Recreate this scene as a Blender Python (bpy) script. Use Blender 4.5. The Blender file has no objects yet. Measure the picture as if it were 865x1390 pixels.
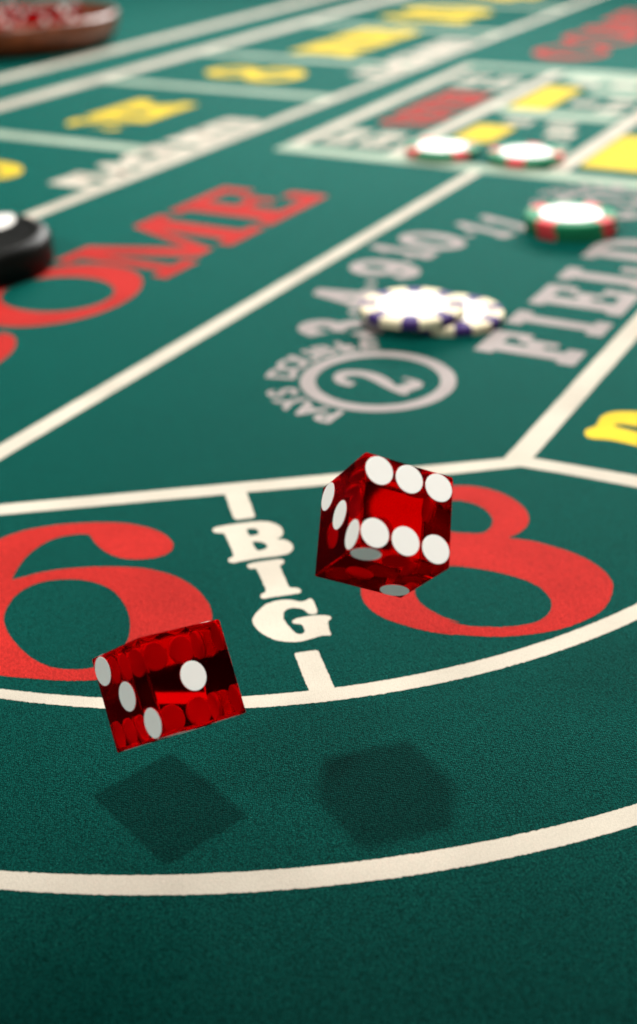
import bpy, bmesh, math, random
from math import sin, cos, pi, radians
from mathutils import Vector, Matrix
from mathutils.geometry import tessellate_polygon

random.seed(7)
MM = 0.001
sc = bpy.context.scene
col = sc.collection

# ------------------------------------------------------------------ camera
H = 175.0                      # camera height over the felt, mm
FPX = 1757.3                   # focal length in pixels of the 865 x 1390 photograph
CXP, CYP = 432.5, 650.0        # optical centre (the caption under the photo is not part of it)
PITCH, ROLL = 0.47070819, -0.02695199
F_ = Vector((0, cos(PITCH), -sin(PITCH)))
r0 = Vector((1, 0, 0)); u0 = r0.cross(F_)
R_ = cos(ROLL) * r0 + sin(ROLL) * u0
U_ = -sin(ROLL) * r0 + cos(ROLL) * u0
cd = bpy.data.cameras.new('camera')
cam = bpy.data.objects.new('camera', cd); col.objects.link(cam)
m = Matrix((R_, U_, -F_)).transposed().to_4x4()
m.translation = Vector((0, 0, H * MM))
cam.matrix_world = m
cd.sensor_fit = 'VERTICAL'; cd.sensor_height = 36.0; cd.sensor_width = 36.0
cd.lens = FPX / 1390.0 * 36.0
cd.shift_y = -(695.0 - CYP) / 1390.0
cd.clip_start = 0.01; cd.clip_end = 50
cd.dof.use_dof = True
cd.dof.focus_distance = 0.270
cd.dof.aperture_fstop = cd.lens / 4.2
cd.dof.aperture_blades = 0
sc.camera = cam

# ------------------------------------------------------------------ light and exposure
w = bpy.data.worlds.new('World'); sc.world = w; w.use_nodes = True
bg = w.node_tree.nodes['Background']
bg.inputs[0].default_value = (1.0, 0.96, 0.9, 1); bg.inputs[1].default_value = 0.035

def aim(o, tgt):
    o.rotation_euler = (Vector(tgt) - o.location).to_track_quat('-Z', 'Y').to_euler()

def lamp(name, kind, loc, tgt, power, colour, **kw):
    l = bpy.data.lights.new(name, kind); l.energy = power; l.color = colour
    for k, v in kw.items(): setattr(l, k, v)
    o = bpy.data.objects.new(name, l); col.objects.link(o)
    o.location = loc; aim(o, tgt)
    return o
lamp('key_lamp', 'SPOT', (0.02, 0.47, 1.05), (0.11, 0.86, 0), 65, (1.0, 0.95, 0.87),
     spot_size=radians(81), spot_blend=0.30, shadow_soft_size=0.032)
lamp('side_lamp', 'SPOT', (-0.62, -0.06, 0.62), (0.16, 0.46, 0), 10.5, (1.0, 0.96, 0.9),
     spot_size=radians(52), spot_blend=0.7, shadow_soft_size=0.07)
lamp('front_fill', 'AREA', (0.06, -0.36, 0.20), (0.0, 0.2, 0.05), 1.1, (1.0, 0.97, 0.93),
     shape='RECTANGLE', size=0.4, size_y=0.2)  # added soft fill from behind the camera, brightens the pips
lamp('back_lamp', 'AREA', (0.40, 1.85, 0.56), (0.15, 1.1, 0), 8.0, (1.0, 0.98, 0.95),
     shape='RECTANGLE', size=1.4, size_y=0.4, spread=radians(80))
sc.view_settings.view_transform = 'Standard'
sc.view_settings.look = 'None'
sc.view_settings.gamma = 1.0
sc.view_settings.exposure = 0.0
sc.view_settings.use_curve_mapping = False
cy = sc.cycles
cy.use_denoising = True
cy.max_bounces = 16; cy.transmission_bounces = 14; cy.glossy_bounces = 8; cy.diffuse_bounces = 4
cy.transparent_max_bounces = 8
cy.caustics_refractive = True; cy.caustics_reflective = False
cy.blur_glossy = 1.0
cy.sample_clamp_indirect = 25.0

# ------------------------------------------------------------------ helpers
TH = radians(60.9)
E1 = Vector((cos(TH), sin(TH))); E2 = Vector((-sin(TH), cos(TH)))

def uvp(u, v):
    """table coordinates along / across the printed lines -> metres"""
    q = E1 * u + E2 * v
    return (q.x * MM, q.y * MM)

def gp(x, y):
    """where the photograph's sight line x, y meets the flat felt -> metres (used for flat print only)"""
    d = R_ * ((x - CXP) / FPX) - U_ * ((y - CYP) / FPX) + F_
    k = H / -d.z
    return (d.x * k * MM, d.y * k * MM)

def mesh_obj(name, verts, faces, mats, parent=None, smooth=False):
    me = bpy.data.meshes.new(name)
    me.from_pydata(verts, [], faces)
    for mt in (mats if isinstance(mats, (list, tuple)) else [mats]): me.materials.append(mt)
    if smooth: me.polygons.foreach_set('use_smooth', [True] * len(me.polygons))
    me.update()
    o = bpy.data.objects.new(name, me); col.objects.link(o)
    if parent: o.parent = parent
    return o

def bm_obj(name, bm, mats, parent=None, smooth=False):
    me = bpy.data.meshes.new(name)
    bm.to_mesh(me); bm.free()
    for mt in (mats if isinstance(mats, (list, tuple)) else [mats]): me.materials.append(mt)
    if smooth: me.polygons.foreach_set('use_smooth', [True] * len(me.polygons))
    o = bpy.data.objects.new(name, me); col.objects.link(o)
    if parent: o.parent = parent
    return o

def thing(name, label, cat, loc, group=None):
    o = bpy.data.objects.new(name, None); col.objects.link(o)
    o.empty_display_size = 0.01
    o.location = loc
    o['label'] = label; o['category'] = cat
    if group: o['group'] = group
    return o

def spline(pts, n=6):
    """closed Catmull-Rom through 2D points"""
    out = []; k = len(pts)
    for i in range(k):
        p0, p1, p2, p3 = pts[i - 1], pts[i], pts[(i + 1) % k], pts[(i + 2) % k]
        for j in range(n):
            t = j / n
            out.append(tuple(0.5 * (2 * p1[a] + (p2[a] - p0[a]) * t + (2 * p0[a] - 5 * p1[a] + 4 * p2[a] - p3[a]) * t * t
                             + (3 * p1[a] - p0[a] - 3 * p2[a] + p3[a]) * t ** 3) for a in (0, 1)))
    return out

def ospline(pts, n=6):
    """open Catmull-Rom; points may carry a third value (width)"""
    q = [pts[0]] + list(pts) + [pts[-1]]
    out = []
    for i in range(1, len(q) - 2):
        p0, p1, p2, p3 = q[i - 1], q[i], q[i + 1], q[i + 2]
        for j in range(n):
            t = j / n
            out.append(tuple(0.5 * (2 * p1[a] + (p2[a] - p0[a]) * t + (2 * p0[a] - 5 * p1[a] + 4 * p2[a] - p3[a]) * t * t
                             + (3 * p1[a] - p0[a] - 3 * p2[a] + p3[a]) * t ** 3) for a in range(len(p1))))
    out.append(tuple(pts[-1]))
    return out

def fatten(poly, d):
    """push a closed outline outwards by d (metres); a negative d shrinks it"""
    ar = sum(poly[i - 1][0] * poly[i][1] - poly[i][0] * poly[i - 1][1] for i in range(len(poly)))
    sg = 1 if ar > 0 else -1
    out = []
    for i in range(len(poly)):
        a, b_, c = Vector(poly[i - 1]), Vector(poly[i]), Vector(poly[(i + 1) % len(poly)])
        t1, t2 = (b_ - a), (c - b_)
        if t1.length < 1e-9 or t2.length < 1e-9: out.append(tuple(b_)); continue
        n1 = Vector((t1.y, -t1.x)).normalized(); n2 = Vector((t2.y, -t2.x)).normalized()
        n = n1 + n2
        n = n / max(0.5, n.length_squared / 2) if n.length > 1e-6 else n1
        out.append((b_.x + n.x * d * sg, b_.y + n.y * d * sg))
    return out

def rough(poly, step=0.45, amp=0.05):
    """resample a closed outline (metres) every step mm and let the weave fray it a little"""
    out = []
    k = len(poly)
    for i in range(k):
        a = Vector(poly[i]); b = Vector(poly[(i + 1) % k])
        d = b - a; L = d.length / MM
        n = max(1, min(400, int(L / step)))
        nn = Vector((-d.y, d.x)).normalized() if L > 1e-9 else Vector((0, 0))
        for j in range(n):
            q = a + d * (j / n) + nn * random.gauss(0, amp) * MM
            out.append((q.x, q.y))
    return out

Z0 = [0.03]
def sheet(name, loops_list, mat, parent, z=None):
    """flat print: loops_list = list of (outer, [holes]) in metres; each shape a hair above the one before it"""
    verts = []; faces = []
    for k, (outer, holes) in enumerate(loops_list):
        zz = ((z if z is not None else 0.05) + 0.004 * k) * MM
        loops = [[Vector((x, y, 0)) for x, y in L] for L in [outer] + list(holes)]
        base = len(verts)
        for L in loops: verts += [(q.x, q.y, zz) for q in L]
        for t in tessellate_polygon(loops):
            a, b, c = (verts[base + i] for i in t)
            ar = (b[0] - a[0]) * (c[1] - a[1]) - (b[1] - a[1]) * (c[0] - a[0])
            if abs(ar) < 1e-14: continue
            faces.append(tuple(base + i for i in (t if ar > 0 else reversed(t))))
    return mesh_obj(name, verts, faces, mat, parent)

# ------------------------------------------------------------------ materials
def nodes(name):
    mt = bpy.data.materials.new(name); mt.use_nodes = True
    nt = mt.node_tree; b = nt.nodes['Principled BSDF']
    return mt, nt, b

def weave(nt, b, colour, wear=0.1, dark=0.72, light=1.25, rough_=0.7, bump=0.5, sheen=0.25, tint=(1, 1, 1, 1), lint=0.0, spec=0.03):
    """baize: rows of short stitches in relief, small fibre noise, slow wear"""
    N = nt.nodes.new; L = nt.links.new
    tc = N('ShaderNodeTexCoord')
    mp = N('ShaderNodeMapping'); mp.inputs['Scale'].default_value = (1000, 1000, 1000)
    mp.inputs['Rotation'].default_value = (0, 0, radians(-6))
    L(tc.outputs['Object'], mp.inputs['Vector'])
    # distort a little so that the stitches are uneven
    nz = N('ShaderNodeTexNoise'); nz.inputs['Scale'].default_value = 0.55; nz.inputs['Detail'].default_value = 2
    L(mp.outputs[0], nz.inputs['Vector'])
    mx = N('ShaderNodeVectorMath'); mx.operation = 'MULTIPLY_ADD'
    mx.inputs[1].default_value = (0.55, 0.55, 0)
    L(nz.outputs['Color'], mx.inputs[0]); L(mp.outputs[0], mx.inputs[2])
    br = N('ShaderNodeTexVoronoi'); br.feature = 'F1'; br.inputs['Scale'].default_value = 1.0
    mp2 = N('ShaderNodeMapping'); mp2.inputs['Scale'].default_value = (2.3, 1.9, 1)
    L(mx.outputs[0], mp2.inputs['Vector']); L(mp2.outputs[0], br.inputs['Vector'])
    br.inputs['Randomness'].default_value = 0.45
    fb = N('ShaderNodeTexNoise'); fb.inputs['Scale'].default_value = 4.5; fb.inputs['Detail'].default_value = 3
    L(mp.outputs[0], fb.inputs['Vector'])
    sl = N('ShaderNodeTexNoise'); sl.inputs['Scale'].default_value = 0.03; sl.inputs['Detail'].default_value = 4
    L(mp.outputs[0], sl.inputs['Vector'])
    # height = 1 - dist, plus fibres
    h = N('ShaderNodeMath'); h.operation = 'MULTIPLY_ADD'; h.inputs[1].default_value = -1.0
    L(br.outputs['Distance'], h.inputs[0]); L(fb.outputs['Fac'], h.inputs[2])
    bp = N('ShaderNodeBump'); bp.inputs['Strength'].default_value = bump; bp.inputs['Distance'].default_value = 0.0004
    L(h.outputs[0], bp.inputs['Height']); L(bp.outputs[0], b.inputs['Normal'])
    rp = N('ShaderNodeMapRange'); rp.inputs['From Min'].default_value = -0.15; rp.inputs['From Max'].default_value = 0.38
    rp.inputs['To Min'].default_value = dark; rp.inputs['To Max'].default_value = light
    L(h.outputs[0], rp.inputs['Value'])
    r2 = N('ShaderNodeMapRange'); r2.inputs['From Min'].default_value = 0.3; r2.inputs['From Max'].default_value = 0.7
    r2.inputs['To Min'].default_value = 1 - wear; r2.inputs['To Max'].default_value = 1 + wear * 0.8
    L(sl.outputs['Fac'], r2.inputs['Value'])
    mu = N('ShaderNodeMath'); mu.operation = 'MULTIPLY'
    L(rp.outputs[0], mu.inputs[0]); L(r2.outputs[0], mu.inputs[1])
    vm = N('ShaderNodeVectorMath'); vm.operation = 'SCALE'
    vm.inputs[0].default_value = colour
    L(mu.outputs[0], vm.inputs['Scale'])
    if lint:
        # sparks of light on the weave, put into the colour as pale specks
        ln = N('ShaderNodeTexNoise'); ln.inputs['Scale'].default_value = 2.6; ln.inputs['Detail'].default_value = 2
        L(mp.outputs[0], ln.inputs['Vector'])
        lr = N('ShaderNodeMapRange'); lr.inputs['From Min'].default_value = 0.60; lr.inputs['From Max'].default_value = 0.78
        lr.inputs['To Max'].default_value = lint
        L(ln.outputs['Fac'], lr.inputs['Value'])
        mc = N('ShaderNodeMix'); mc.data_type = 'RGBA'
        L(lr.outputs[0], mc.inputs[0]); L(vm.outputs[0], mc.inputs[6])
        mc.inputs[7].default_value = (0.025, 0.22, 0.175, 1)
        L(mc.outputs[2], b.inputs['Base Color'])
    else:
        L(vm.outputs[0], b.inputs['Base Color'])
    b.inputs['Roughness'].default_value = rough_
    b.inputs['Specular IOR Level'].default_value = spec
    b.inputs['Specular Tint'].default_value = tint
    b.inputs['Sheen Weight'].default_value = sheen
    b.inputs['Sheen Roughness'].default_value = 0.38
    b.inputs['Sheen Tint'].default_value = tint

def felt_mat(name, colour, **kw):
    mt, nt, b = nodes(name); weave(nt, b, colour, **kw); return mt
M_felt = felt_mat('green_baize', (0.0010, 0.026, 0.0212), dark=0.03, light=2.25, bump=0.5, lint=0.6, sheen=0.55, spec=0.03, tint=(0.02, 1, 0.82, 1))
M_cream = felt_mat('cream_print', (0.565, 0.52, 0.44), dark=0.9, light=1.05, bump=0.35, wear=0.14, sheen=0.05)
M_red = felt_mat('red_print', (0.45, 0.020, 0.016), dark=0.55, light=1.45, bump=0.45, wear=0.14, sheen=0.05)
M_yellow = felt_mat('yellow_print', (0.72, 0.52, 0.03), dark=0.9, light=1.05, bump=0.35, wear=0.14, sheen=0.05)
M_grey = felt_mat('grey_print', (0.345, 0.31, 0.305), dark=0.9, light=1.05, bump=0.35, wear=0.14, sheen=0.05)
M_pale = felt_mat('pale_green_print', (0.38, 0.48, 0.38), dark=0.9, light=1.05, bump=0.35, wear=0.14, sheen=0.05)

def plain(name, colour, rough_=0.4, spec=0.5, coat=0.0, var=0.08, scale=300, bump=0.0):
    mt, nt, b = nodes(name); N = nt.nodes.new; L = nt.links.new
    tc = N('ShaderNodeTexCoord'); nz = N('ShaderNodeTexNoise')
    nz.inputs['Scale'].default_value = scale; nz.inputs['Detail'].default_value = 4
    L(tc.outputs['Object'], nz.inputs['Vector'])
    mr = N('ShaderNodeMapRange'); mr.inputs['To Min'].default_value = 1 - var; mr.inputs['To Max'].default_value = 1 + var
    L(nz.outputs['Fac'], mr.inputs['Value'])
    vm = N('ShaderNodeVectorMath'); vm.operation = 'SCALE'; vm.inputs[0].default_value = colour
    L(mr.outputs[0], vm.inputs['Scale']); L(vm.outputs[0], b.inputs['Base Color'])
    r2 = N('ShaderNodeMapRange'); r2.inputs['To Min'].default_value = max(0, rough_ - 0.06); r2.inputs['To Max'].default_value = rough_ + 0.06
    L(nz.outputs['Fac'], r2.inputs['Value']); L(r2.outputs[0], b.inputs['Roughness'])
    b.inputs['Specular IOR Level'].default_value = spec
    b.inputs['Coat Weight'].default_value = coat
    b.inputs['Coat Roughness'].default_value = 0.15
    if bump:
        bp = N('ShaderNodeBump'); bp.inputs['Strength'].default_value = bump; bp.inputs['Distance'].default_value = 0.0003
        L(nz.outputs['Fac'], bp.inputs['Height']); L(bp.outputs[0], b.inputs['Normal'])
    return mt
M_pip = plain('white_pip_enamel', (0.88, 0.87, 0.84), 0.45, 0.4, var=0.02)
M_chip_white = plain('chip_inlay_white', (0.78, 0.76, 0.73), 0.4, 0.5, var=0.03)
M_chip_cream = plain('chip_clay_cream', (0.82, 0.72, 0.50), 0.65, 0.25, var=0.05)
M_chip_purple = plain('chip_clay_purple', (0.05, 0.022, 0.15), 0.65, 0.25, var=0.08)
M_chip_green = plain('chip_clay_green', (0.003, 0.20, 0.085), 0.65, 0.25, var=0.08)
M_chip_red = plain('chip_clay_red', (0.72, 0.055, 0.065), 0.65, 0.25, var=0.06)
M_puck = plain('black_puck_plastic', (0.003, 0.0035, 0.003), 0.4, 0.12, var=0.1)
M_puck_white = plain('puck_white_print', (0.86, 0.85, 0.82), 0.4, 0.4, var=0.03)

# red cellulose of the dice
M_die, nt, b = nodes('red_clear_resin')
for n in list(nt.nodes):
    if n.type != 'OUTPUT_MATERIAL': nt.nodes.remove(n)
out = [n for n in nt.nodes if n.type == 'OUTPUT_MATERIAL'][0]
gl = nt.nodes.new('ShaderNodeBsdfGlass'); gl.inputs['IOR'].default_value = 1.48
gl.inputs['Roughness'].default_value = 0.075
gl.inputs['Color'].default_value = (0.88, 0.014, 0.036, 1)
nt.links.new(gl.outputs[0], out.inputs['Surface'])

# turned mahogany
M_wood, nt, b = nodes('polished_red_wood')
N = nt.nodes.new; L = nt.links.new
tc = N('ShaderNodeTexCoord'); mp = N('ShaderNodeMapping'); mp.inputs['Scale'].default_value = (14, 60, 60)
L(tc.outputs['Object'], mp.inputs['Vector'])
nz = N('ShaderNodeTexNoise'); nz.inputs['Scale'].default_value = 3; nz.inputs['Detail'].default_value = 8
L(mp.outputs[0], nz.inputs['Vector'])
cr = N('ShaderNodeValToRGB')
cr.color_ramp.elements[0].position = 0.3; cr.color_ramp.elements[0].color = (0.07, 0.015, 0.005, 1)
cr.color_ramp.elements[1].position = 0.72; cr.color_ramp.elements[1].color = (0.28, 0.065, 0.02, 1)
L(nz.outputs['Fac'], cr.inputs[0]); L(cr.outputs[0], b.inputs['Base Color'])
b.inputs['Roughness'].default_value = 0.35; b.inputs['Coat Weight'].default_value = 0.2

# ------------------------------------------------------------------ the felt
SX0, SX1, SY0, SY1 = -2.2, 2.4, -0.6, 4.2
nx, ny = 24, 24
vs = [(SX0 + (SX1 - SX0) * i / nx, SY0 + (SY1 - SY0) * j / ny, 0) for j in range(ny + 1) for i in range(nx + 1)]
fs = [(j * (nx + 1) + i, j * (nx + 1) + i + 1, (j + 1) * (nx + 1) + i + 1, (j + 1) * (nx + 1) + i) for j in range(ny) for i in range(nx)]
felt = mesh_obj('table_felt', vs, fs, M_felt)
felt['kind'] = 'structure'
felt['label'] = 'green baize of a dice table printed with lines and lettering'

zc = [0.05]
def nz_():
    zc[0] = 0.03 + (zc[0] - 0.03 + 0.007) % 0.05
    return zc[0]

def uv_line(name, a, b_, width, mat=M_cream, fray=0.06, step=0.6):
    a = Vector(a); b_ = Vector(b_); d = (b_ - a).normalized(); n = Vector((-d.y, d.x)) * width / 2
    q = [a - n, b_ - n, b_ + n, a + n]
    return sheet(name, [(rough([uvp(*p) for p in q], step, fray), [])], mat, felt, nz_())

# long lines of the layout
uv_line('long_line', (-420, 266.5), (668, 266.5), 7.4)
uv_line('long_line', (337.5, 118.8), (2100, 118.8), 7.8)
uv_line('long_line', (-300, 438), (2300, 438), 10)
uv_line('long_line', (-300, 720.5), (2300, 720.5), 19, step=3)
uv_line('long_line', (-300, 646), (2300, 646), 19, step=3)
for u in (452, 641, 826, 964, 1152, 1330, 1500):
    uv_line('box_divider', (u, 636.4), (u, 443.1), 15, M_pale, step=2)
# proposition box
uv_line('box_line', (678, 398), (668, -120), 16, M_pale, step=2)
uv_line('box_line', (686.6, 392.5), (977, 400), 11, step=2)
uv_line('box_line', (685.5, 326), (977, 326), 11, step=2)
uv_line('box_line', (684, 226), (977, 226), 11, step=2)
uv_line('box_line', (985, 406), (985, -120), 15, M_pale, step=2)
uv_line('box_line', (834, 320.4), (834, 231.6), 9, M_pale, step=2)
uv_line('box_line', (834, 220.4), (834, -120), 9, M_pale, step=2)

# border of the corner: two bent lines, then the two arcs of the pass line
def gsheet(name, pts, mat, holes=(), smooth_n=0, amp=0.05, step=0.4):
    f = (lambda P: spline(P, smooth_n)) if smooth_n else (lambda P: P)
    return sheet(name, [(rough([gp(*p) for p in f(pts)], step, amp), [rough([gp(*p) for p in f(h)], step, amp) for h in holes])],
                 mat, felt, nz_())
gsheet('corner_line', [(-300, 712.5), (0, 685), (280, 659.5), (433, 645.5), (618, 628.8), (688, 622), (712, 620), (723, 621.6), (865, 646), (1150, 697),
                       (1150, 716), (865, 661.5), (760, 642), (707, 633.2), (618, 643), (433, 659.5), (349, 667), (280, 673.5), (0, 699), (-300, 726)], M_cream)

def arc_band(name, c1, r1, c2, r2, a0, a1):
    n = 160
    inner = [((c1[0] + r1 * cos(a)) * MM, (c1[1] + r1 * sin(a)) * MM) for a in [a0 + (a1 - a0) * i / n for i in range(n + 1)]]
    outer = [((c2[0] + r2 * cos(a)) * MM, (c2[1] + r2 * sin(a)) * MM) for a in [a0 + (a1 - a0) * i / n for i in range(n + 1)]]
    return sheet(name, [(rough(outer + inner[::-1], 0.4, 0.06), [])], M_cream, felt, nz_())
arc_band('pass_line_arc', (-27.94, 439.82), 257.41, (-25.21, 424.18), 246.95, radians(-148), radians(-38))
arc_band('pass_line_arc', (-28.53, 420.38), 183.5, (-25.64, 415.1), 182.51, radians(-150), radians(-32))

# BIG, 6, 8 : flat print outlines
def zz(P, s, ox, oy): return [(x / s + ox, y / s + oy) for x, y in P]
z2 = lambda P: zz(P, 4.325, 280, 640)
z1 = lambda P: zz(P, 2.883, 0, 680)
z3 = lambda P: zz(P, 3.1455, 590, 640)
z4 = lambda P: zz(P, 4.119, 430, 760)
gsheet('printed_bar', z2([(106, 118), (232, 112), (262, 190), (287, 262), (277, 272), (180, 284), (163, 277), (135, 205)]), M_cream)
gsheet('printed_bar', z2([(518, 1074), (528, 1066), (640, 1050), (658, 1054), (705, 1160), (756, 1274), (606, 1294), (565, 1195)]), M_cream)
gsheet('printed_letter', z2([(38, 343), (60, 328), (150, 312), (240, 300), (320, 294), (380, 300), (420, 315), (445, 335), (452, 360), (443, 382), (420, 397),
        (460, 402), (490, 415), (508, 435), (510, 455), (495, 475), (460, 490), (400, 500), (330, 508), (270, 517), (200, 530), (165, 538), (140, 535), (130, 522),
        (140, 508), (158, 500), (160, 490), (150, 460), (130, 415), (112, 378), (102, 364), (70, 362), (45, 357)]), M_cream,
        [z2([(238, 342), (265, 336), (295, 340), (308, 355), (303, 370), (285, 375), (255, 378)]),
         z2([(272, 418), (300, 413), (335, 420), (357, 435), (355, 450), (335, 460), (300, 464)])], 3)
gsheet('printed_letter', z2([(240, 552), (260, 540), (330, 528), (400, 518), (440, 515), (457, 526), (452, 542), (434, 553), (445, 585), (465, 630), (480, 665), (491, 681),
        (520, 682), (545, 688), (557, 700), (548, 714), (500, 722), (430, 733), (370, 742), (335, 748), (318, 738), (322, 722), (345, 710), (350, 698),
        (340, 670), (318, 620), (300, 582), (288, 571), (255, 570)]), M_cream, (), 3)
gsheet('printed_letter', z2([(610, 746), (628, 760), (640, 785), (652, 820), (645, 835), (620, 838), (597, 833), (585, 820), (560, 808), (530, 802), (500, 802), (470, 813),
        (455, 832), (455, 860), (470, 890), (495, 920), (520, 945), (545, 955), (566, 953), (578, 940), (574, 920), (562, 902), (540, 895), (515, 893), (505, 882),
        (520, 868), (570, 855), (640, 845), (700, 845), (730, 852), (733, 865), (717, 880), (715, 892), (725, 930), (733, 960), (715, 963), (680, 965),
        (650, 972), (600, 988), (540, 1000), (480, 1000), (420, 993), (370, 975), (320, 945), (290, 915), (272, 885), (275, 860), (300, 825), (345, 785),
        (400, 763), (450, 755), (500, 755), (550, 765), (582, 758)]), M_cream, (), 3)
gsheet('printed_numeral', z1([(430, 85), (520, 92), (590, 108), (640, 130), (670, 155), (678, 178), (665, 200), (630, 216), (580, 226), (520, 228), (470, 222), (430, 208),
        (395, 185), (370, 160), (356, 140), (346, 131), (300, 130), (240, 140), (190, 157), (140, 187), (100, 222), (70, 262), (52, 296), (48, 307), (58, 306),
        (100, 296), (160, 280), (240, 268), (320, 261), (400, 258), (480, 259), (560, 264), (620, 275), (680, 293), (730, 318), (775, 350), (805, 385),
        (825, 420), (830, 450), (828, 480), (810, 530), (775, 575), (700, 630), (600, 670), (500, 690), (390, 700), (290, 704), (200, 701), (100, 693), (0, 684),
        (-80, 670), (-160, 630), (-215, 570), (-240, 490), (-235, 400), (-200, 320), (-140, 240), (-70, 185), (0, 150), (60, 127), (140, 107), (240, 93), (340, 86)]),
        M_red, [z1([(270, 306), (330, 310), (390, 325), (440, 350), (475, 385), (500, 430), (510, 480), (505, 530), (480, 580), (440, 620), (390, 645), (340, 657),
        (280, 660), (220, 655), (165, 638), (120, 612), (75, 572), (40, 530), (20, 490), (16, 460), (22, 430), (45, 390), (80, 355), (130, 328), (190, 312)])], 4)
gsheet('printed_numeral', [(617, 659.7)] + z3([(150, 63), (220, 73), (290, 95), (345, 125), (385, 160), (402, 195), (398, 225), (378, 250), (345, 270), (318, 281), (330, 286),
        (360, 290), (430, 300), (510, 322), (590, 348), (650, 375), (705, 410), (745, 450), (762, 485), (755, 530), (735, 570), (700, 605), (650, 632), (580, 660),
        (500, 682), (400, 697), (300, 705), (200, 704), (100, 697)]) + z4([(740, 418), (600, 395), (500, 368), (400, 335), (330, 300), (280, 255), (255, 215), (248, 170)])
        + [(492, 785), (502, 768), (520, 750), (505, 735), (490, 718), (486, 700), (494, 683), (520, 668), (565, 660)],
        M_red, [[(617, 679.5)] + z3([(130, 128), (180, 142), (220, 165), (245, 195), (248, 220), (235, 245), (205, 263), (160, 265), (85, 260)]) + [(590, 718), (570, 708), (564, 696), (580, 684)],
                z3([(75, 403), (150, 410), (230, 422), (310, 440), (390, 465), (450, 495), (485, 530), (500, 560), (497, 590), (475, 620), (430, 645), (370, 657), (290, 665),
                    (200, 664), (130, 658), (60, 640)]) + z4([(800, 350), (720, 325), (640, 285), (590, 250), (560, 215), (548, 180)]) + [(563, 792), (566, 780), (580, 771)]], 4)

# --- letters in table coordinates: slab-serif glyphs built from strokes in a 1-high box
def rect(x0, y0, x1, y1): return ([(x0, y0), (x1, y0), (x1, y1), (x0, y1)], [])
def para(x0, y0, x1, y1, w): return ([(x0 - w / 2, y0), (x0 + w / 2, y0), (x1 + w / 2, y1), (x1 - w / 2, y1)], [])
def ribbon(pts, n=8):
    P = ospline(pts, n); Lf, Rt = [], []
    for i, p in enumerate(P):
        a = P[max(0, i - 1)]; b2 = P[min(len(P) - 1, i + 1)]
        d = Vector((b2[0] - a[0], b2[1] - a[1]))
        d = d.normalized() if d.length > 1e-9 else Vector((1, 0))
        h = p[2] / 2
        Lf.append((p[0] - d.y * h, p[1] + d.x * h)); Rt.append((p[0] + d.y * h, p[1] - d.x * h))
    return (Lf + Rt[::-1], [])
def oval(cx, cy, rx, ry, n=40, a0=0, a1=2 * pi): return [(cx + rx * cos(a0 + (a1 - a0) * i / n), cy + ry * sin(a0 + (a1 - a0) * i / n)) for i in range(n)]
def ring_(cx, cy, rx, ry, tx, ty): return (oval(cx, cy, rx, ry), [oval(cx, cy, rx - tx, ry - ty)])
def wedge(x, y0, y1, w): return ([(x, y0), (x + w, y0), (x + w * .7, y1), (x + w * .2, y1)], [])
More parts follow.
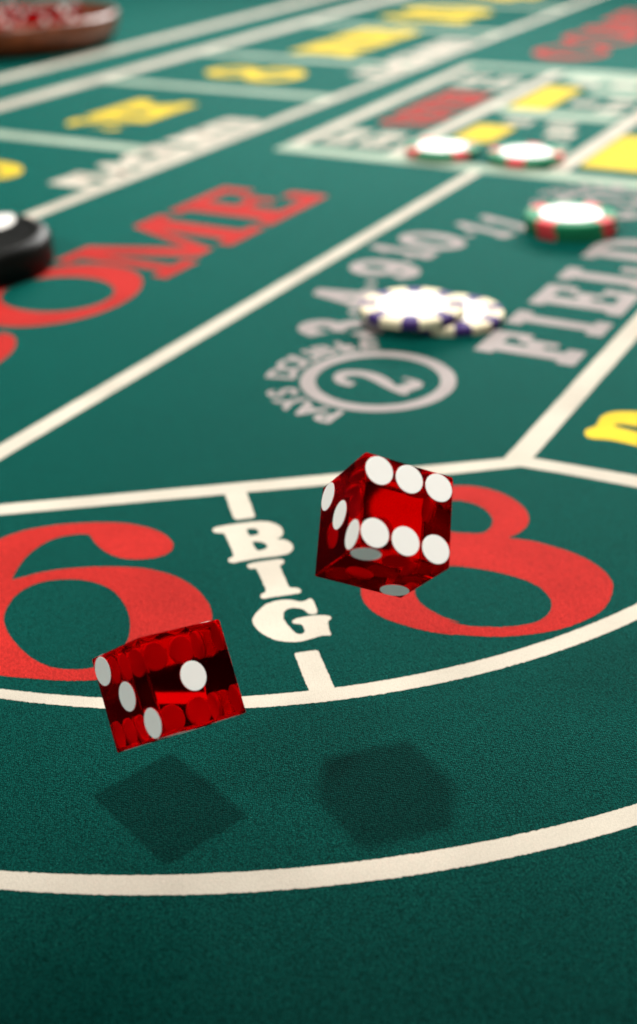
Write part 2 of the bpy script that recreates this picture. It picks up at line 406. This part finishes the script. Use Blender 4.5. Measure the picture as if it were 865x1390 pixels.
G = {
 'E': [rect(.1, 0, .36, 1), rect(0, .86, .82, 1), rect(0, 0, .9, .14), rect(.36, .44, .6, .56), rect(.66, .68, .82, .86), rect(.72, .14, .9, .36), rect(.54, .34, .64, .66)],
 'F': [rect(.12, 0, .40, 1), rect(0, .84, .9, 1), rect(0, 0, .56, .15), rect(.40, .42, .64, .56), rect(.74, .62, .9, .84), rect(.58, .3, .7, .68)],
 'I': [rect(.18, 0, .46, 1), rect(0, .86, .64, 1), rect(0, 0, .64, .14)],
 'L': [rect(.12, 0, .40, 1), rect(0, .86, .54, 1), rect(0, 0, .86, .15), rect(.68, .15, .86, .42)],
 'D': [rect(.12, 0, .38, 1), rect(0, .87, .5, 1), rect(0, 0, .5, .13), (oval(.46, .5, .5, .5, 30, -pi / 2, pi / 2) + oval(.46, .5, .24, .36, 30, pi / 2, -pi / 2), [])],
 'C': [ribbon([(.86, .86, .03), (.80, .66, .20), (.70, .84, .14), (.52, .93, .13), (.30, .86, .2), (.16, .66, .27), (.14, .5, .29), (.17, .32, .27), (.32, .13, .19), (.52, .06, .12), (.72, .12, .13), (.84, .24, .15), (.86, .34, .16)])],
 'O': [ring_(.5, .5, .54, .53, .24, .13)],
 'M': [rect(.06, .07, .18, 1), rect(-.06, 0, .32, .13), rect(-.06, .87, .2, 1), para(.52, .08, .2, 1, .2), para(.54, .08, .88, 1, .11), rect(.84, .07, 1.06, 1), rect(.72, 0, 1.18, .13), rect(.86, .87, 1.16, 1)],
 'S': [ribbon([(.74, .9, .04), (.72, .72, .16), (.6, .88, .14), (.4, .93, .14), (.2, .84, .2), (.16, .7, .24), (.34, .55, .26), (.58, .42, .26), (.68, .27, .24), (.6, .13, .2), (.4, .07, .14), (.2, .12, .14), (.12, .28, .16), (.1, .1, .04)])],
 'X': [para(.16, .06, .76, .94, .14), para(.76, .06, .16, .94, .28), rect(-.02, 0, .4, .13), rect(.52, 0, .98, .13), rect(-.04, .87, .42, 1), rect(.54, .87, .96, 1)],
 'N': [rect(.1, .05, .24, 1), rect(-.04, 0, .4, .13), rect(-.04, .87, .3, 1), para(.72, .02, .2, 1, .26), rect(.68, 0, .82, .95), rect(.54, .87, .96, 1)],
 'V': [para(.48, 0, .2, .95, .26), para(.5, 0, .74, .95, .13), rect(-.02, .87, .44, 1), rect(.54, .87, .94, 1)],
 '2': [ribbon([(.12, .7, .2), (.14, .84, .18), (.34, .95, .13), (.56, .9, .2), (.66, .72, .24), (.56, .52, .24), (.3, .28, .16), (.12, .08, .1)]), ribbon([(.1, .06, .06), (.3, .14, .2), (.56, .08, .2), (.72, .1, .12), (.78, .28, .06)])],
 '3': [ribbon([(.1, .78, .2), (.26, .93, .14), (.5, .92, .18), (.62, .76, .22), (.5, .56, .14), (.3, .53, .1)]), ribbon([(.3, .53, .1), (.54, .5, .14), (.68, .28, .24), (.54, .08, .18), (.28, .06, .14), (.08, .22, .2)])],
 '4': [rect(.48, 0, .7, 1), rect(.34, 0, .84, .12), para(.1, .28, .54, 1, .14), rect(.02, .24, .88, .38)],
 '5': [rect(.14, .5, .26, 1), rect(.14, .84, .72, 1), ribbon([(.16, .52, .1), (.4, .62, .14), (.66, .48, .22), (.68, .24, .24), (.46, .06, .16), (.2, .06, .14), (.08, .22, .2)])],
 '8': [ring_(.42, .74, .35, .28, .24, .13), ring_(.42, .27, .44, .30, .3, .13)],
 '9': [ring_(.42, .66, .4, .34, .2, .11), ribbon([(.72, .66, .2), (.7, .4, .22), (.54, .14, .2), (.3, .06, .15), (.12, .18, .2)])],
 '0': [ring_(.42, .5, .42, .52, .2, .12)],
 '1': [rect(.2, 0, .46, 1), rect(.02, 0, .64, .13), para(.06, .72, .3, .98, .14)],
}
def glyph(ch, u, v, w, h, mat, name='printed_letter', rot=0.0, step=0.8, amp=0.06, fat=0.0):
    """box bottom-left corner at u, v in table mm, w x h; rot turns it about the box centre"""
    c, s = cos(rot), sin(rot)
    def f(p):
        x = (p[0] - .5) * w; y = (p[1] - .5) * h
        return uvp(u + w / 2 + x * c - y * s, v + h / 2 + x * s + y * c)
    zb = nz_()
    return sheet(name, [(rough(fatten([f(p) for p in o_], fat * MM), step, amp), [rough(fatten([f(p) for p in hh], -fat * MM), step, amp) for hh in hs]) for o_, hs in G[ch]], mat, felt, zb)

def word_come(u0):
    for ch, du, wd in (('C', 288, 74), ('O', 366, 76), ('M', 444, 68), ('E', 530, 66)):
        glyph(ch, u0 + du, 317.5, wd, 61, M_red)
word_come(0)
word_come(748)
for ch, u, wd in (('F', 418, 24), ('I', 450, 22), ('E', 475, 30), ('L', 509, 29), ('D', 542, 35)):
    glyph(ch, u, 128, wd, 37, M_grey, fat=0.6)
# numbers of the field, set on a shallow arch
for ch, u, v, wd, h, rt in (('3', 408, 206, 22, 30, .35), ('4', 440, 219, 24, 30, .18), ('9', 480, 222, 25, 30, 0), ('1', 513, 226, 13, 30, -.08), ('0', 526, 220, 26, 30, -.15),
                            ('1', 560, 205, 12, 30, -.3), ('1', 575, 199, 12, 30, -.35)):
    glyph(ch, u, v, wd, h, M_grey, 'printed_numeral', rt, fat=1.2)
for u, v in ((400, 209), (435, 224), (471, 234), (509, 234), (553, 223)):
    q = [uvp(u + 2.4 * cos(a), v + 2.4 * sin(a)) for a in [2 * pi * i / 20 for i in range(20)]]
    sheet('printed_dot', [(q, [])], M_grey, felt, nz_())
def ring_uv(cu, cv, ro, ri):
    f = lambda rr: rough([uvp(cu + rr * cos(a), cv + rr * sin(a)) for a in [2 * pi * i / 90 for i in range(90)]], 0.8, 0.06)
    sheet('printed_ring', [(f(ro), [f(ri)])], M_grey, felt, nz_())
ring_uv(376.6, 184.8, 27.3, 21.9)
ring_uv(631, 180, 27.4, 21.4)
glyph('2', 367, 169, 19, 31, M_grey, 'printed_numeral')
glyph('1', 615, 165, 12, 29, M_grey, 'printed_numeral')
glyph('2', 628, 165, 19, 29, M_grey, 'printed_numeral')

# small plain lettering from Blender's built-in face
def text_mesh(txt, height, bold=0.04):
    cu = bpy.data.curves.new('txt', 'FONT'); cu.body = txt; cu.size = height / 0.72; cu.offset = bold * height
    cu.align_x = 'CENTER'; cu.fill_mode = 'FRONT'; cu.resolution_u = 4
    o = bpy.data.objects.new('txt', cu); col.objects.link(o)
    dg = bpy.context.evaluated_depsgraph_get()
    me = bpy.data.meshes.new_from_object(o.evaluated_get(dg))
    bpy.data.objects.remove(o); bpy.data.curves.remove(cu)
    return me
def text_uv(txt, u, v, height, mat, rot=0.0, bold=0.04, sx=1.0, name='printed_letter'):
    """baseline centre at u, v"""
    me = text_mesh(txt, height, bold)
    c, s = cos(rot), sin(rot); z = nz_() * MM
    for vx in me.vertices:
        x, y = vx.co.x * sx, vx.co.y
        q = uvp(u + x * c - y * s, v + x * s + y * c); vx.co = (q[0], q[1], z)
    me.materials.clear(); me.materials.append(mat); me.name = name
    o = bpy.data.objects.new(name, me); col.objects.link(o); o.parent = felt
    return o
def arc_text(txt, cu_, cv_, r, a_start, a_end, height, mat):
    n = len(txt)
    for i, ch in enumerate(txt):
        if ch == ' ': continue
        a = a_start + (a_end - a_start) * i / (n - 1)
        text_uv(ch, cu_ + r * cos(a), cv_ + r * sin(a), height, mat, a - pi / 2, 0.05, 1.0)
arc_text('PAYS DOUBLE', 376.6, 184.8, 29.6, radians(178), radians(32), 10.2, M_grey)
arc_text('PAYS TRIPLE', 631, 180, 29.6, radians(150), radians(10), 9.6, M_grey)
for u in (645, 1008):
    text_uv('PLACE BETS', u, 447.5, 24, M_cream, 0, 0.12, 1.06, 'printed_word')

# number boxes
for txt, u, wd in (('5', 543, 46), ('8', 866, 62)):
    glyph(txt, u, 504, wd, 80, M_yellow, 'printed_numeral', step=2)
for ch, u, wd in (('S', 680, 30), ('I', 711, 20), ('X', 732, 36)):
    glyph(ch, u, 521, wd, 42, M_yellow, step=2, fat=4)
for ch, u, wd in (('N', 996, 36), ('I', 1036, 22), ('N', 1062, 36), ('E', 1104, 36)):
    glyph(ch, u, 515, wd, 52, M_yellow, step=2, fat=3)
for ch, u, wd in (('1', 1205, 34), ('0', 1246, 58), ('4', 1385, 60)):
    glyph(ch, u, 504, wd, 80, M_yellow, 'printed_numeral', step=2, fat=5.5)

# proposition box contents: SEVEN, yellow pay panels, white dice pictures
for i, ch in enumerate('SEVEN'):
    glyph(ch, 761 + i * 24.5, 340, 22, 34, M_red, step=2, fat=1.3)
def panel(u0, v0, u1, v1, mat, name='printed_panel'):
    r = 4
    P = []
    for cx, cy, a in ((u1 - r, v1 - r, 0), (u0 + r, v1 - r, 90), (u0 + r, v0 + r, 180), (u1 - r, v0 + r, 270)):
        P += [uvp(cx + r * cos(radians(a + t)), cy + r * sin(radians(a + t))) for t in (0, 30, 60, 90)]
    return sheet(name, [(P, [])], mat, felt, nz_())
def dice_picture(u, v, s, pips):
    hol = []
    for px, py in pips:
        hol.append([uvp(u + s * (px + .09 * cos(a)), v + s * (py + .09 * sin(a))) for a in [2 * pi * i / 12 for i in range(12)]])
    sheet('printed_dice_picture', [([uvp(u, v), uvp(u + s, v), uvp(u + s, v + s), uvp(u, v + s)], hol)], M_cream, felt, nz_())
P2 = [(.25, .25), (.75, .75)]; P3 = P2 + [(.5, .5)]; P4 = P2 + [(.25, .75), (.75, .25)]; P5 = P4 + [(.5, .5)]; P6 = P4 + [(.25, .5), (.75, .5)]
panel(736, 286, 784, 312, M_yellow); panel(838, 288, 922, 315, M_yellow); panel(700, 160, 785, 219, M_yellow); panel(850, 150, 935, 214, M_yellow)
for u, v, pp in ((698, 340, P3), (722, 340, P4), (698, 364, P3), (722, 364, P4), (900, 340, P5), (926, 340, P2), (900, 365, P5), (926, 365, P2)): dice_picture(u, v, 18, pp)
for u, v, pp in ((696, 296, P2), (790, 254, P5), (790, 282, P5), (846, 240, P4), (874, 240, P4), (860, 262, P6), (934, 256, P6), (934, 284, P6), (764, 246, P3)): dice_picture(u, v, 17, pp)
panel(800 - 84, 238, 744, 256, M_pale); panel(904, 236, 926, 282, M_pale); panel(818, 236, 829, 314, M_pale); panel(946, 250, 974, 316, M_pale)

# yellow D at the right edge
z5 = lambda P: zz(P, 3.844, 640, 420)
gsheet('printed_letter', z5([(592, 648), (600, 628), (640, 613), (656, 600), (670, 570), (692, 551), (730, 538), (790, 533), (865, 535), (980, 545), (1120, 580), (1230, 640), (1290, 710), (1270, 770),
                             (1180, 775), (1000, 735), (865, 712), (800, 697), (720, 681), (640, 675), (605, 667)]), M_yellow,
       [z5([(745, 602), (775, 598), (865, 610), (980, 630), (1090, 660), (1150, 700), (1110, 712), (980, 675), (865, 640), (800, 624), (760, 613)])], 4)

# ------------------------------------------------------------------ dice
A = 19.0; HF = A / 2; PD = 0.335 * A; PR = 0.152 * A
def die_body_mesh():
    bm = bmesh.new(); bmesh.ops.create_cube(bm, size=A * MM)
    bmesh.ops.bevel(bm, geom=bm.edges[:] + bm.verts[:], offset=0.38 * MM, segments=3, profile=0.5, affect='EDGES')
    me = bpy.data.meshes.new('body'); bm.to_mesh(me); bm.free(); me.materials.append(M_die)
    return me
def pip_mesh():
    """a shallow enamel plug: flat face a hair proud of the die, blind bottom inside it"""
    bm = bmesh.new()
    prof = [(PR - 0.05, 0.03), (PR, 0.0), (PR, -0.55), (PR - 0.25, -0.75)]
    n = 40; rings = []
    for rr, z in prof: rings.append([bm.verts.new((rr * cos(2 * pi * i / n) * MM, rr * sin(2 * pi * i / n) * MM, z * MM)) for i in range(n)])
    bm.faces.new(rings[0])
    for a, b2 in zip(rings, rings[1:]):
        for i in range(n): bm.faces.new((a[i], b2[i], b2[(i + 1) % n], a[(i + 1) % n]))
    bm.faces.new(rings[-1][::-1])
    me = bpy.data.meshes.new('pip'); bm.to_mesh(me); bm.free(); me.materials.append(M_pip)
    return me
ME_BODY, ME_PIP = die_body_mesh(), pip_mesh()
LAY = {1: [(0, 0)], 2: [(-1, 1), (1, -1)], 3: [(-1, 1), (0, 0), (1, -1)], 4: [(-1, 1), (1, -1), (-1, -1), (1, 1)],
       5: [(-1, 1), (1, -1), (-1, -1), (1, 1), (0, 0)], 6: [(-1, 1), (0, 1), (1, 1), (-1, -1), (0, -1), (1, -1)]}
def make_die(label, centre, rot3, faces, group=None, base_drop=0.0):
    """faces: number shown on +X, -X, +Y, -Y, +Z, -Z"""
    t = thing('die', label, 'die', (Vector(centre)) * MM, group)
    t.rotation_euler = rot3.to_euler()
    b_ = bpy.data.objects.new('body', ME_BODY); col.objects.link(b_); b_.parent = t
    # for each face: normal n, horizontal h (to the right when looked at with z up), vertical v
    fr = [((1, 0, 0), (0, 1, 0), (0, 0, 1)), ((-1, 0, 0), (0, -1, 0), (0, 0, 1)), ((0, 1, 0), (-1, 0, 0), (0, 0, 1)), ((0, -1, 0), (1, 0, 0), (0, 0, 1)),
          ((0, 0, 1), (0, 1, 0), (-1, 0, 0)), ((0, 0, -1), (0, 1, 0), (1, 0, 0))]
    for num, (n, h, v) in zip(faces, fr):
        n, h, v = Vector(n), Vector(h), Vector(v)
        for px, py in LAY[num]:
            o = bpy.data.objects.new('pip', ME_PIP); col.objects.link(o); o.parent = t
            mm_ = Matrix((h, v, n)).transposed().to_4x4()
            mm_.translation = (n * HF + h * px * PD + v * py * PD) * MM
            o.matrix_local = mm_
    return t
RA = Matrix(((0.4322, 0.8953, 0.1082), (-0.5776, 0.1827, 0.7956), (0.6926, -0.4063, 0.596)))
RB = Matrix(((0.5989, 0.7549, -0.2671), (-0.525, 0.622, 0.5809), (0.6047, -0.2076, 0.7689)))
make_die('red clear die in mid-air over the red 8, six pips towards the viewer', (12.3, 217.3, H - 121.33), RA, (6, 1, 4, 3, 5, 2), 'two dice thrown over the felt')
make_die('red clear die tumbling in mid-air beside the red 6, single white pip in view', (-30.46, 207.73, H - 150.19), RB, (1, 6, 4, 3, 2, 5), 'two dice thrown over the felt')

# ------------------------------------------------------------------ chips
def chip_meshes(Rc, T, nspots, spot_frac, body_mat, spot_mat, inlay_r):
    """body ring with edge spots (separate meshes) and a thin white inlay on both faces"""
    prof = [(Rc * inlay_r, T), (Rc - 1.2, T), (Rc - 0.35, T - 0.25), (Rc, T - 0.7), (Rc, 0.7), (Rc - 0.35, 0.25), (Rc - 1.2, 0), (Rc * inlay_r, 0)]
    def sector(a0, a1, lift=0.0):
        n = max(3, int((a1 - a0) / (2 * pi) * 96)); vs = []; fs = []
        for i in range(n + 1):
            a = a0 + (a1 - a0) * i / n
            for rr, z in prof: vs.append((rr * cos(a) * MM, rr * sin(a) * MM, z * MM))
        k = len(prof)
        for i in range(n):
            for j in range(k):
                fs.append((i * k + j, i * k + (j + 1) % k, (i + 1) * k + (j + 1) % k, (i + 1) * k + j))
        fs.append(tuple(range(k))[::-1]); fs.append(tuple(n * k + j for j in range(k)))
        me = bpy.data.meshes.new('m'); me.from_pydata(vs, [], fs)
        bm = bmesh.new(); bm.from_mesh(me); bmesh.ops.recalc_face_normals(bm, faces=bm.faces); bm.to_mesh(me); bm.free()
        return me
    st = 2 * pi / nspots
    spots = []; gaps = []
    for i in range(nspots):
        m1 = sector(i * st, i * st + st * spot_frac); m1.materials.append(spot_mat); m1.name = 'edge_spot'; spots.append(m1)
        m2 = sector(i * st + st * spot_frac + .0008, (i + 1) * st - .0008); m2.materials.append(body_mat); m2.name = 'rim_segment'; gaps.append(m2)
    bm = bmesh.new()
    bmesh.ops.create_cone(bm, cap_ends=True, segments=96, radius1=(Rc * inlay_r - .02) * MM, radius2=(Rc * inlay_r - .02) * MM, depth=(T - 0.1) * MM,
                          matrix=Matrix.Translation((0, 0, T / 2 * MM)))
    core = bpy.data.meshes.new('inlay'); bm.to_mesh(core); bm.free(); core.materials.append(M_chip_white)
    return spots, gaps, core
def make_chip(label, loc, kit, rotz, group, tilt=(0, 0)):
    t = thing('poker_chip', label, 'poker chip', Vector(loc) * MM, group)
    t.rotation_euler = (tilt[0], tilt[1], rotz)
    for me, nm in [(q, 'edge_spot') for q in kit[0]] + [(q, 'rim_segment') for q in kit[1]] + [(kit[2], 'inlay')]:
        o = bpy.data.objects.new(nm, me); col.objects.link(o); o.parent = t
    return t
KP = chip_meshes(20.3, 3.9, 8, 0.56, M_chip_purple, M_chip_cream, 0.66)
KG = chip_meshes(21.4, 4.2, 4, 0.30, M_chip_green, M_chip_red, 0.68)
def gpm(x, y): q = gp(x, y); return q[0] / MM, q[1] / MM
def gpz(x, y, z):
    d = R_ * ((x - CXP) / FPX) - U_ * ((y - CYP) / FPX) + F_
    k = (H - z) / -d.z
    return d.x * k, d.y * k, z
x, y = gpz(613, 421, 3.9)[:2]
make_chip('purple chip with cream edge spots lying flat on the felt, partly under another', (x, y, 0.15), KP, 0.30, 'purple and cream chips on the field')
x, y = gpz(560, 412, 7.9)[:2]
make_chip('purple chip with cream edge spots overhanging on top of another purple chip', (x, y, 4.1), KP, 0.05, 'purple and cream chips on the field')
x, y = gpz(775, 289, 8.5)[:2]
make_chip('green chip with red edge spots and wide white centre, on top of its pair', (x, y, 4.4), KG, 0.55, 'green and red chips')
make_chip('green chip with red edge spots, lower one of the pair on the felt', (x + 0.8, y + 0.5, 0.15), KG, 0.58, 'green and red chips')
x, y = gpz(601, 201, 3.9)[:2]
make_chip('green edged white chip on the near border of the printed box, left of its twin', (x, y, 1.2), KG, 0.2, 'green and red chips')
x, y = gpz(714, 209, 3.9)[:2]
make_chip('green edged white chip on the near border of the printed box, right of its twin', (x, y, 1.2), KG, 0.9, 'green and red chips')

# ------------------------------------------------------------------ lathe things
def lathe(prof, n=96):
    vs = []; fs = []
    k = len(prof)
    for i in range(n):
        a = 2 * pi * i / n
        for rr, z in prof: vs.append((rr * cos(a) * MM, rr * sin(a) * MM, z * MM))
    for i in range(n):
        for j in range(k - 1):
            fs.append((i * k + j, ((i + 1) % n) * k + j, ((i + 1) % n) * k + j + 1, i * k + j + 1))
    return vs, fs
# black puck
x, y = gpz(-54, 320, 15)[:2]
t = thing('table_puck', 'thick glossy black puck with a white mark lying on the red COME lettering', 'puck', (x * MM, y * MM, 0.0005))
vs, fs = lathe([(0.001, 0), (37, 0), (39, 0.8), (39.6, 2), (39.8, 7), (39.4, 12), (38.4, 14), (36.5, 15), (33, 15.2), (32, 14.8), (31, 14.6), (0.001, 14.6)])
mesh_obj('puck_body', vs, fs, M_puck, t, True)
bm = bmesh.new()
c = Vector(gpz(0, 302, 15)[:2]) - Vector((x, y))
pts = [(c.x - 22, -12), (c.x + 3, -12), (c.x + 6, -7), (c.x + 7, 0), (c.x + 6, 7), (c.x + 3, 13), (c.x - 22, 13)]
f = bm.faces.new([bm.verts.new((px * MM, (c.y + py - 1) * MM, 14.9 * MM)) for px, py in pts])
r = bmesh.ops.extrude_face_region(bm, geom=[f])
bmesh.ops.translate(bm, verts=[q for q in r['geom'] if isinstance(q, bmesh.types.BMVert)], vec=(0, 0, 0.3 * MM))
bmesh.ops.recalc_face_normals(bm, faces=bm.faces)
bm_obj('white_mark', bm, M_puck_white, t)

# wooden bowl with spare dice
bx, by = gpm(20, 61)
t = thing('dice_bowl', 'low round polished red wood bowl at the far edge of the felt', 'bowl', (bx * MM, by * MM, 0.0005))
vs, fs = lathe([(0.001, 0), (80, 0), (86, 1.5), (91, 7), (94, 14), (95.5, 21), (96, 24), (95, 26), (92, 26.8), (89, 25.5), (87, 22), (84, 19), (76, 17.6), (0.001, 17.5)])
mesh_obj('bowl_body', vs, fs, M_wood, t, True)
spare = [(-44, -46, .3, 'far left one'), (-17, -58, 1.0, 'left of the middle'), (8, -56, .2, 'middle one'), (34, -49, .75, 'right of the middle'), (56, -30, .5, 'rightmost one'), (-30, -22, .6, 'farther back on the left'), (6, -27, 1.2, 'farther back in the middle')]
rng = random.Random(3)
orders = [(6, 1, 4, 3, 5, 2), (3, 4, 1, 6, 2, 5), (1, 6, 4, 3, 2, 5), (5, 2, 6, 1, 4, 3)]
for i, (dx, dy, rz, wh) in enumerate(spare):
    make_die('spare red clear die lying in the wooden bowl, ' + wh, (bx + dx, by + dy, 18.2 + HF), Matrix.Rotation(rz, 3, 'Z'), orders[i % 4], 'spare dice in the wooden bowl')
